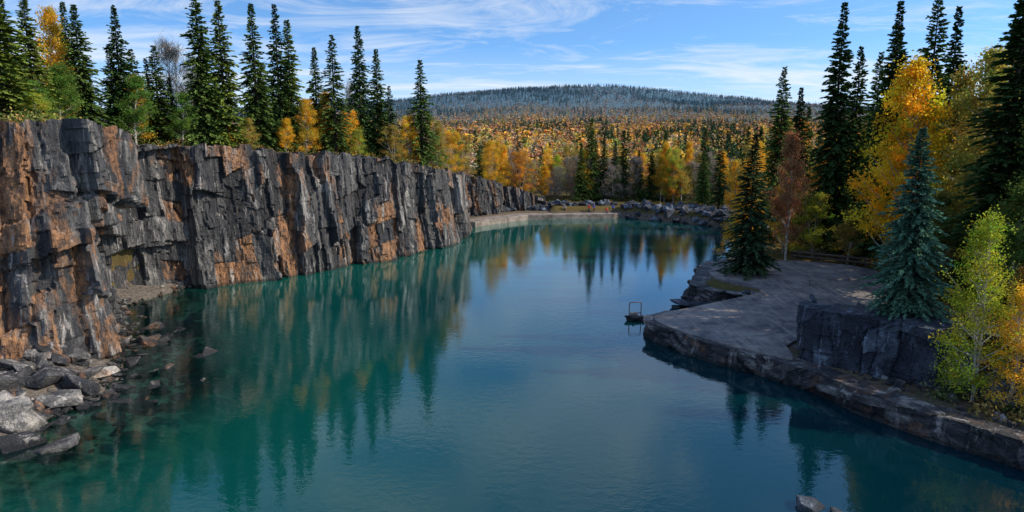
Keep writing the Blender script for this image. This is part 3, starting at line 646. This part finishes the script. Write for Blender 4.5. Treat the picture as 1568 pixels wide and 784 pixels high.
# ------------------------------------------------------------------ people
M_skin = mat_simple("skin", (.45, .27, .2), (.5, .3, .22), 4, .6); M_hair = mat_simple("hair", (.03, .02, .015), (.06, .04, .03), 9, .6); M_shoe = mat_simple("shoes", (.03, .03, .03), (.06, .06, .06), 9)
def person(loc, rot, shirt, pants, sit=False):
    k = -.48 if sit else 0
    J = {'pel': (0, 0, .95 + k), 'ch': (0, 0, 1.22 + k), 'nk': (0, .0, 1.47 + k), 'hd': (0, .03, 1.6 + k), 'tp': (0, .03, 1.7 + k)}
    Rr = {'pel': .15, 'ch': .15, 'nk': .06, 'hd': .10, 'tp': .07}; E = [('pel', 'ch'), ('ch', 'nk'), ('nk', 'hd'), ('hd', 'tp')]
    for s, n in ((-1, 'l'), (1, 'r')):
        J.update({'sh' + n: (s * .18, 0, 1.4 + k), 'el' + n: (s * .26, -.02, 1.13 + k), 'wr' + n: (s * .25, .16, .93 + k), 'hn' + n: (s * .245, .2, .86 + k), 'hp' + n: (s * .1, 0, .9 + k)})
        Rr.update({'sh' + n: .07, 'el' + n: .048, 'wr' + n: .033, 'hn' + n: .035, 'hp' + n: .1})
        if sit: J.update({'kn' + n: (s * .13, .44, .48), 'an' + n: (s * .13, .5, .08), 'to' + n: (s * .14, .66, .05)})
        else: J.update({'kn' + n: (s * .12, .03, .5), 'an' + n: (s * .13, -.02 * s, .08), 'to' + n: (s * .15, .15, .05)})
        Rr.update({'kn' + n: .065, 'an' + n: .045, 'to' + n: .04})
        E += [('ch', 'sh' + n), ('sh' + n, 'el' + n), ('el' + n, 'wr' + n), ('wr' + n, 'hn' + n), ('pel', 'hp' + n), ('hp' + n, 'kn' + n), ('kn' + n, 'an' + n), ('an' + n, 'to' + n)]
    ks = list(J); me = bpy.data.meshes.new("person"); me.from_pydata([J[a] for a in ks], [(ks.index(a), ks.index(b)) for a, b in E], [])
    o = obj("person", me); md = o.modifiers.new("sk", 'SKIN'); o.modifiers.new("ss", 'SUBSURF').levels = 1
    for i, a in enumerate(ks):
        d = me.skin_vertices[0].data[i]; d.radius = (Rr[a], Rr[a] * .85); d.use_root = (a == 'pel')
    dg = bpy.context.evaluated_depsgraph_get(); m2 = bpy.data.meshes.new_from_object(o.evaluated_get(dg)); o.modifiers.clear()
    bm = bmesh.new(); bm.from_mesh(m2)
    for s in (-1, 1):
        for f in range(5):
            bx = s * .245 + (f - 2) * .014; l = (.06, .075, .08, .072, .055)[f]
            V, F = tube((bx, .2, .85 + k), (bx + (0 if f else -s * .03), .21, .85 + k - l), .009, .006, 6); vs = [bm.verts.new(v) for v in V]
            for q in F: bm.faces.new([vs[i] for i in q])
    V, F = tube((0, .11, 1.63 + k), (0, .15, 1.59 + k), .008, .018, 5); vs = [bm.verts.new(v) for v in V]
    for q in F: bm.faces.new([vs[i] for i in q])
    for f in bm.faces:
        c = f.calc_center_median(); f.smooth = True
        if c.z > 1.5 + k: f.material_index = 3 if (c.z > 1.69 + k or c.y < .0) else 0
        elif c.z > .93 + k and not (abs(c.x) > .2 and c.z < 1.0 + k): f.material_index = 1
        elif abs(c.x) > .2 and c.z > .7 + k and c.y > .08: f.material_index = 0
        elif c.z < .12: f.material_index = 4
        else: f.material_index = 2
    bm.to_mesh(m2); bm.free()
    for m_ in (M_skin, mat_simple("shirt", shirt, tuple(.8 * a for a in shirt), 5), mat_simple("trousers", pants, tuple(.8 * a for a in pants), 5), M_hair, M_shoe): m2.materials.append(m_)
    o.data = m2; o.location = loc; o.rotation_euler = (0, 0, rot); return o
person((15.2, 134.4, .95), 2.9, (.65, .03, .03), (.03, .04, .08)); person((16.2, 134.6, .95), 3.4, (.04, .07, .3), (.05, .05, .06))
person((20.0, 134.6, .95), 2.6, (.03, .12, .60), (.04, .04, .05)); person((18.6, 133.9, .95), 3.3, (.5, .05, .05), (.05, .06, .1), True)
person((10.4, 134.2, .95), 3.0, (.3, .3, .32), (.03, .03, .04))
# boulder the seated figure rests on
pts = [(18.64, 134.05, 1.08, .72, .62)]
scatter_rocks("seat_boulder", pts, M_dark)

# ------------------------------------------------------------------ light
EL, AZ = math.radians(35), math.radians(95)
sd = Vector((math.sin(AZ) * math.cos(EL), math.cos(AZ) * math.cos(EL), math.sin(EL)))
L = bpy.data.lights.new("sun", 'SUN'); L.energy = 5.0; L.angle = math.radians(.5); L.color = (1, .87, .68)
lo = bpy.data.objects.new("sun", L); link(lo); lo.rotation_euler = sd.to_track_quat('Z', 'Y').to_euler()
W = bpy.data.worlds.new("World"); S.world = W; W.use_nodes = True; W.node_tree.nodes.clear(); t = NT(tree=W.node_tree)
g = t.n('ShaderNodeTexCoord').outputs['Generated']; sx = t.n('ShaderNodeSeparateXYZ', {'Vector': g})
zl = t.math('ADD', t.math('MULTIPLY', t.math('MAXIMUM', sx.outputs[2], 0.0), 2.2), .09)
sv = t.n('ShaderNodeVectorMath', {0: t.n('ShaderNodeCombineXYZ', {0: sx.outputs[0], 1: sx.outputs[1], 2: zl}).outputs[0]}, operation='NORMALIZE').outputs[0]
sky = t.n('ShaderNodeTexSky', None, sky_type='NISHITA', sun_disc=False); sky.sun_elevation = EL; sky.sun_rotation = AZ; sky.dust_density = .8; sky.ozone_density = 2.0; sky.air_density = 1.0
W.node_tree.links.new(sv, sky.inputs[0])
zz = t.math('ADD', t.math('MAXIMUM', sx.outputs[2], 0.0), .10)
cv = t.n('ShaderNodeCombineXYZ', {0: t.math('DIVIDE', sx.outputs[0], zz), 1: t.math('DIVIDE', sx.outputs[1], zz), 2: 0.0}).outputs[0]
n1 = t.noise(t.maps(cv, (.5, .9, 1), (0, 0, -.25)), .55, 6, .58, .7)
n2 = t.noise(t.maps(cv, (.9, 1.7, 1), (0, 0, .3)), 1.1, 7, .70, 1.3)
cl = t.ramp(t.math('ADD', t.math('MULTIPLY', n1, .60), t.math('MULTIPLY', n2, .40)), (.46, 0.0), (.54, .42), (.64, 1.0))
hzn = t.ramp(sx.outputs[2], (.0, .75), (.13, 0.0))
c = t.mix(1.0, sky.outputs[0], (1.10, 1.60, 1.90), 'MULTIPLY')
c = t.mix(hzn, c, (5.5, 6.2, 6.7))
c = t.mix(cl, c, (6.8, 7.0, 7.2))
bg = t.n('ShaderNodeBackground', {'Color': c, 'Strength': .14}).outputs[0]
t.t.links.new(bg, t.n('ShaderNodeOutputWorld').inputs[0])

# ------------------------------------------------------------------ camera
cd = bpy.data.cameras.new("camera"); cd.lens = 24; cd.sensor_width = 36; cd.clip_end = 12000; cd.clip_start = .1
co = bpy.data.objects.new("camera", cd); link(co); co.location = (0, 0, 15); co.rotation_euler = (math.radians(90 - 9.6), 0, 0); S.camera = co
S.view_settings.view_transform = 'Standard'; S.view_settings.look = 'None'; S.view_settings.exposure = 0
